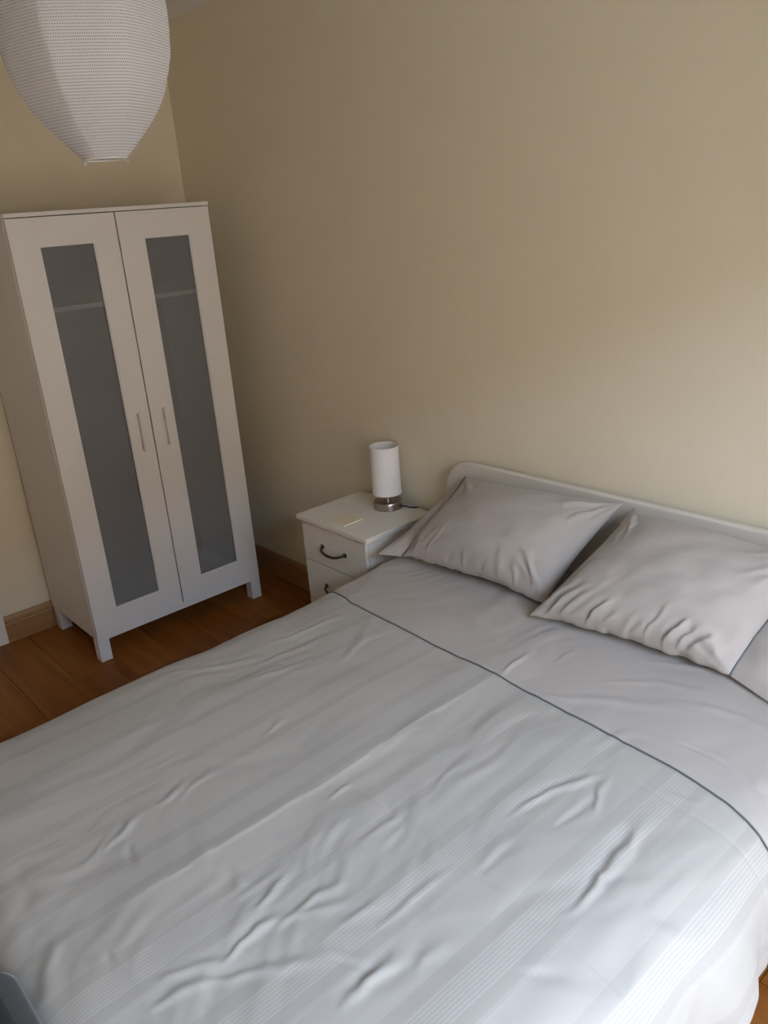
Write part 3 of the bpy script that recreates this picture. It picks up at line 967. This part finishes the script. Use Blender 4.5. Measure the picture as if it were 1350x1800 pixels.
dv_root = thing('duvet', (2.39, -0.98, 0.53), 'pale grey striped duvet with plain top band spread over the bed', 'duvet')
def sheet(name, Pg, Uv, Vv, mat, parent, thick=0.012):
    nu, nv = Pg.shape[:2]
    V = Pg.reshape(-1, 3)
    F = grid_faces(nu, nv)
    UVs = np.stack([Uv, Vv], -1).reshape(-1, 2)
    me = np_mesh(name, V, F, UVs)
    o = link_mesh(name, me, mat, parent, smooth=True)
    if me.polygons[len(me.polygons) // 2].normal.z < 0:
        me.flip_normals()
    md = o.modifiers.new('thickness', 'SOLIDIFY')
    md.thickness = thick
    md.offset = -1
    return o
sheet('plain_band', P[:, :NV1], Ug[:, :NV1], VC[:, :NV1], MAT['band'], dv_root)['label'] = 'plain mauve-grey top band'
sheet('striped_panel', P[:, NV1 - 1:], Ug[:, NV1 - 1:], VC[:, NV1 - 1:], MAT['stripe'], dv_root)['label'] = 'pale grey panel with satin stripes'
pp = [tuple(P[i, NV1 - 1] + N[i, NV1 - 1] * 0.0022) for i in range(3, NU - 3, 2)]
tube('piping', pp, 0.0021, MAT['piping'], dv_root, 6)['label'] = 'thin slate piping along the seam'

# ------------------------------------------------------------------ pillows
def pillow(label, FL, FR, BR, BL, thick, seed, flap_side, flap_f, flap_b, wrinkle, n_pulls, lean0):
    FL, FR, BR, BL = map(np.array, (FL, FR, BR, BL))
    c = (FL + FR + BR + BL) / 4
    root = thing('pillow', tuple(c - np.array([0, 0, 0.08])), label, 'pillow', 'pillows leaning on the headboard')
    na, nb = 150, 100
    a = np.linspace(-1, 1, na)
    b = np.linspace(-1, 1, nb)
    A, B = np.meshgrid(a, b, indexing='ij')
    def bil(A, B):
        s, t = (A + 1) / 2, (B + 1) / 2
        return (FL * ((1 - s) * (1 - t))[..., None] + FR * (s * (1 - t))[..., None] + BR * (s * t)[..., None] + BL * ((1 - s) * t)[..., None])
    n = np.cross(FR - FL, BL - FL)
    n /= np.linalg.norm(n)
    if n[2] < 0: n = -n
    ea = (FR - FL) / np.linalg.norm(FR - FL)
    eb = np.cross(n, ea)
    if eb[2] < 0: eb = -eb
    base = bil(A, B)
    # edges drawn in between the corners
    pull_a = 0.018 * (1 - B ** 2) * np.sign(A) * np.abs(A) ** 3
    pull_b = 0.016 * (1 - A ** 2) * np.sign(B) * np.abs(B) ** 3
    base = base - ea * pull_a[..., None] - eb * pull_b[..., None]
    prof = np.clip((1 - np.abs(A) ** 2.6), 0, 1) ** 0.62 * np.clip((1 - np.abs(B) ** 2.4), 0, 1) ** 0.62
    # gathers: random soft pulls rising from the front seam and running in from the corners
    rs = np.random.RandomState(seed)
    wl = fnoise(A * 3.0, B * 1.5, seed, 2)
    la, lb = np.linalg.norm(FR - FL), np.linalg.norm(BL - FL)
    xm, ym = A * la / 2, B * lb / 2
    st = []
    for k in range(n_pulls):
        a0 = -0.92 + 1.84 * (k + 0.5 + rs.uniform(-0.4, 0.4)) / n_pulls
        ln = rs.uniform(0.25, 0.75) * (0.6 + 0.5 * abs(a0))
        lean = lean0 + rs.uniform(-0.18, 0.18) - 0.12 * a0
        p0 = (a0 * la / 2, -0.97 * lb / 2)
        p1 = ((a0 + lean * ln * 0.5) * la / 2, (-0.97 + 0.5 * ln) * lb / 2)
        p2 = ((a0 + lean * ln * 1.25) * la / 2, (-0.97 + ln) * lb / 2)
        st.append(([p0, p1, p2], rs.uniform(3, 12) * rs.choice([1, 1, -0.7]), rs.uniform(9, 17)))
    for ca_, cb_ in ((-1, -1), (1, -1), (1, 1), (-1, 1)):
        for k in range(3):
            an = rs.uniform(0.25, 1.3)
            rl = rs.uniform(0.10, 0.2)
            s0 = (ca_ * la / 2 * 0.97, cb_ * lb / 2 * 0.97)
            st.append(([(s0[0] - ca_ * 0.03 * math.cos(an), s0[1] - cb_ * 0.03 * math.sin(an)), (s0[0] - ca_ * rl * math.cos(an), s0[1] - cb_ * rl * math.sin(an))], rs.uniform(3, 7), rs.uniform(9, 15)))
    g3 = fnoise(A * 2.2, B * 2.2, seed + 9, 2)
    g4 = fnoise((A - 0.25 * B) * 6, B * 2.0, seed + 15, 2) * np.clip(0.35 - 0.5 * B, 0.05, 1)
    rel = stroke_relief(0.007 * g3 + 0.003 * wrinkle * g4, xm, ym, st, wrinkle, 1.0, seed)
    edge = np.clip(prof * 3, 0, 1)
    top = base + n * (thick * 0.62 * prof + rel * edge)[..., None]
    bot = base - n * (thick * 0.38 * prof)[..., None]
    # seam ruffle
    ruf = 0.006 * fnoise(A * 7, B * 0.5, seed + 21, 2) * (np.abs(B) > 0.97)
    top = top + eb * ruf[..., None]
    bot = bot + eb * ruf[..., None]
    V = np.concatenate([top.reshape(-1, 3), bot.reshape(-1, 3)])
    F = np.concatenate([grid_faces(na, nb), grid_faces(na, nb, flip=True, start=na * nb)])
    me = np_mesh('pillow_body', V, F)
    bm = bmesh.new()
    bm.from_mesh(me)
    bmesh.ops.remove_doubles(bm, verts=bm.verts[:], dist=0.0004)
    bmesh.ops.recalc_face_normals(bm, faces=bm.faces[:])
    bm.to_mesh(me)
    bm.free()
    link_mesh('pillow_body', me, MAT['pillow'], root, smooth=True)
    # open end: cuff of cloth beyond the piped seam
    ff, fb = np.array(flap_f), np.array(flap_b)
    e0, e1 = (FL, BL) if flap_side < 0 else (FR, BR)
    nt_, nw_ = 60, 16
    t = np.linspace(0, 1, nt_)
    w = np.linspace(0, 1, nw_)
    Tt, Ww = np.meshgrid(t, w, indexing='ij')
    edge_pts = top[0, :, :] if flap_side < 0 else top[-1, :, :]
    ei = np.stack([np.interp(t, np.linspace(0, 1, nb), edge_pts[:, k]) for k in range(3)], -1)
    outer = ei + (ff - e0)[None] * ((1 - t) ** 0.9)[:, None] + (fb - e1)[None] * t[:, None]
    Q = ei[:, None, :] * (1 - Ww)[..., None] + outer[:, None, :] * Ww[..., None]
    bul = 0.018 * np.sin(math.pi * Tt) ** 0.8 * (1 - Ww * 0.75) * np.sin(math.pi * (0.12 + Ww * 0.8))
    rip = 0.006 * Ww * np.sin(Tt * 14 + seed) + 0.004 * fnoise(Tt * 6, Ww * 3, seed + 3, 2)
    up = Q + n * (bul + rip * np.sin(math.pi * Tt))[..., None]
    lo = Q - n * (0.35 * bul + 0.004)[..., None]
    V = np.concatenate([up.reshape(-1, 3), lo.reshape(-1, 3)])
    F = np.concatenate([grid_faces(nt_, nw_), grid_faces(nt_, nw_, flip=True, start=nt_ * nw_)])
    me = np_mesh('open_end_cuff', V, F)
    link_mesh('open_end_cuff', me, MAT['pillow'], root, smooth=True)
    pts = [tuple(up[i, 0] + n * 0.002) for i in range(nt_)]
    tube('piping', pts, 0.0022, MAT['piping'], root, 6)['label'] = 'slate piping at the pillowcase cuff'
    return root
pillow('mauve-grey cotton pillow nearest the nightstand and table lamp', (1.735, -.345, .600), (2.322, -.318, .600), (2.425, -.075, .868), (1.795, -.075, .825), 0.165, 101, -1,
       (1.650, -.380, .598), (1.775, -.072, .812), 0.7, 8, 0.0)
pillow('mauve-grey cotton pillow on the window side, at the right edge', (2.328, -.402, .600), (2.892, -.335, .600), (3.000, -.078, .850), (2.455, -.078, .858), 0.165, 311, 1,
       (3.035, -.372, .582), (3.100, -.105, .790), 1.0, 11, 0.28)

# ------------------------------------------------------------------ grey blanket over the foot end (bottom left corner of the view)
def foot_blanket():
    xs = np.linspace(2.42, 2.98, 70)
    # section in (y, z): lies on the duvet edge and hangs down the foot end
    secb = np.array([(-1.902, .590), (-1.912, .595), (-1.926, .593), (-1.942, .580), (-1.962, .545), (-1.976, .48), (-1.983, .38), (-1.987, .30)])
    d = np.concatenate([[0], np.cumsum(np.hypot(*np.diff(secb, axis=0).T))])
    t = np.linspace(0, d[-1], 50)
    y = np.interp(t, d, secb[:, 0])
    z = np.interp(t, d, secb[:, 1])
    X, Yg = np.meshgrid(xs, y, indexing='ij')
    Zg = np.repeat(z[None], len(xs), 0)
    Tg = np.repeat(t[None], len(xs), 0)
    # rounded corner at the left end
    rc = np.clip((2.42 + 0.05 - X) / 0.05, 0, 1)
    Yg = Yg - 0.018 * rc ** 2 * np.exp(-Tg / 0.03)
    Yg = Yg + 0.003 * np.sin(X * 40) * np.clip(Tg / 0.1, 0, 1)
    Zg = Zg - 0.004 * rc ** 2
    Pg = np.stack([X, Yg, Zg], -1)
    k = 5
    rt = thing('blanket', (2.65, -1.90, 0.58), 'dark grey folded blanket hanging over the foot end of bed', 'blanket')
    o = sheet('blanket_top', Pg[:, :k + 1], X[:, :k + 1], Tg[:, :k + 1], MAT['blanket'], rt, 0.010)
    o2 = sheet('blanket_drop', Pg[:, k:], X[:, k:], Tg[:, k:], MAT['blanket_shaded'], rt, 0.010)
    return rt
foot_blanket()
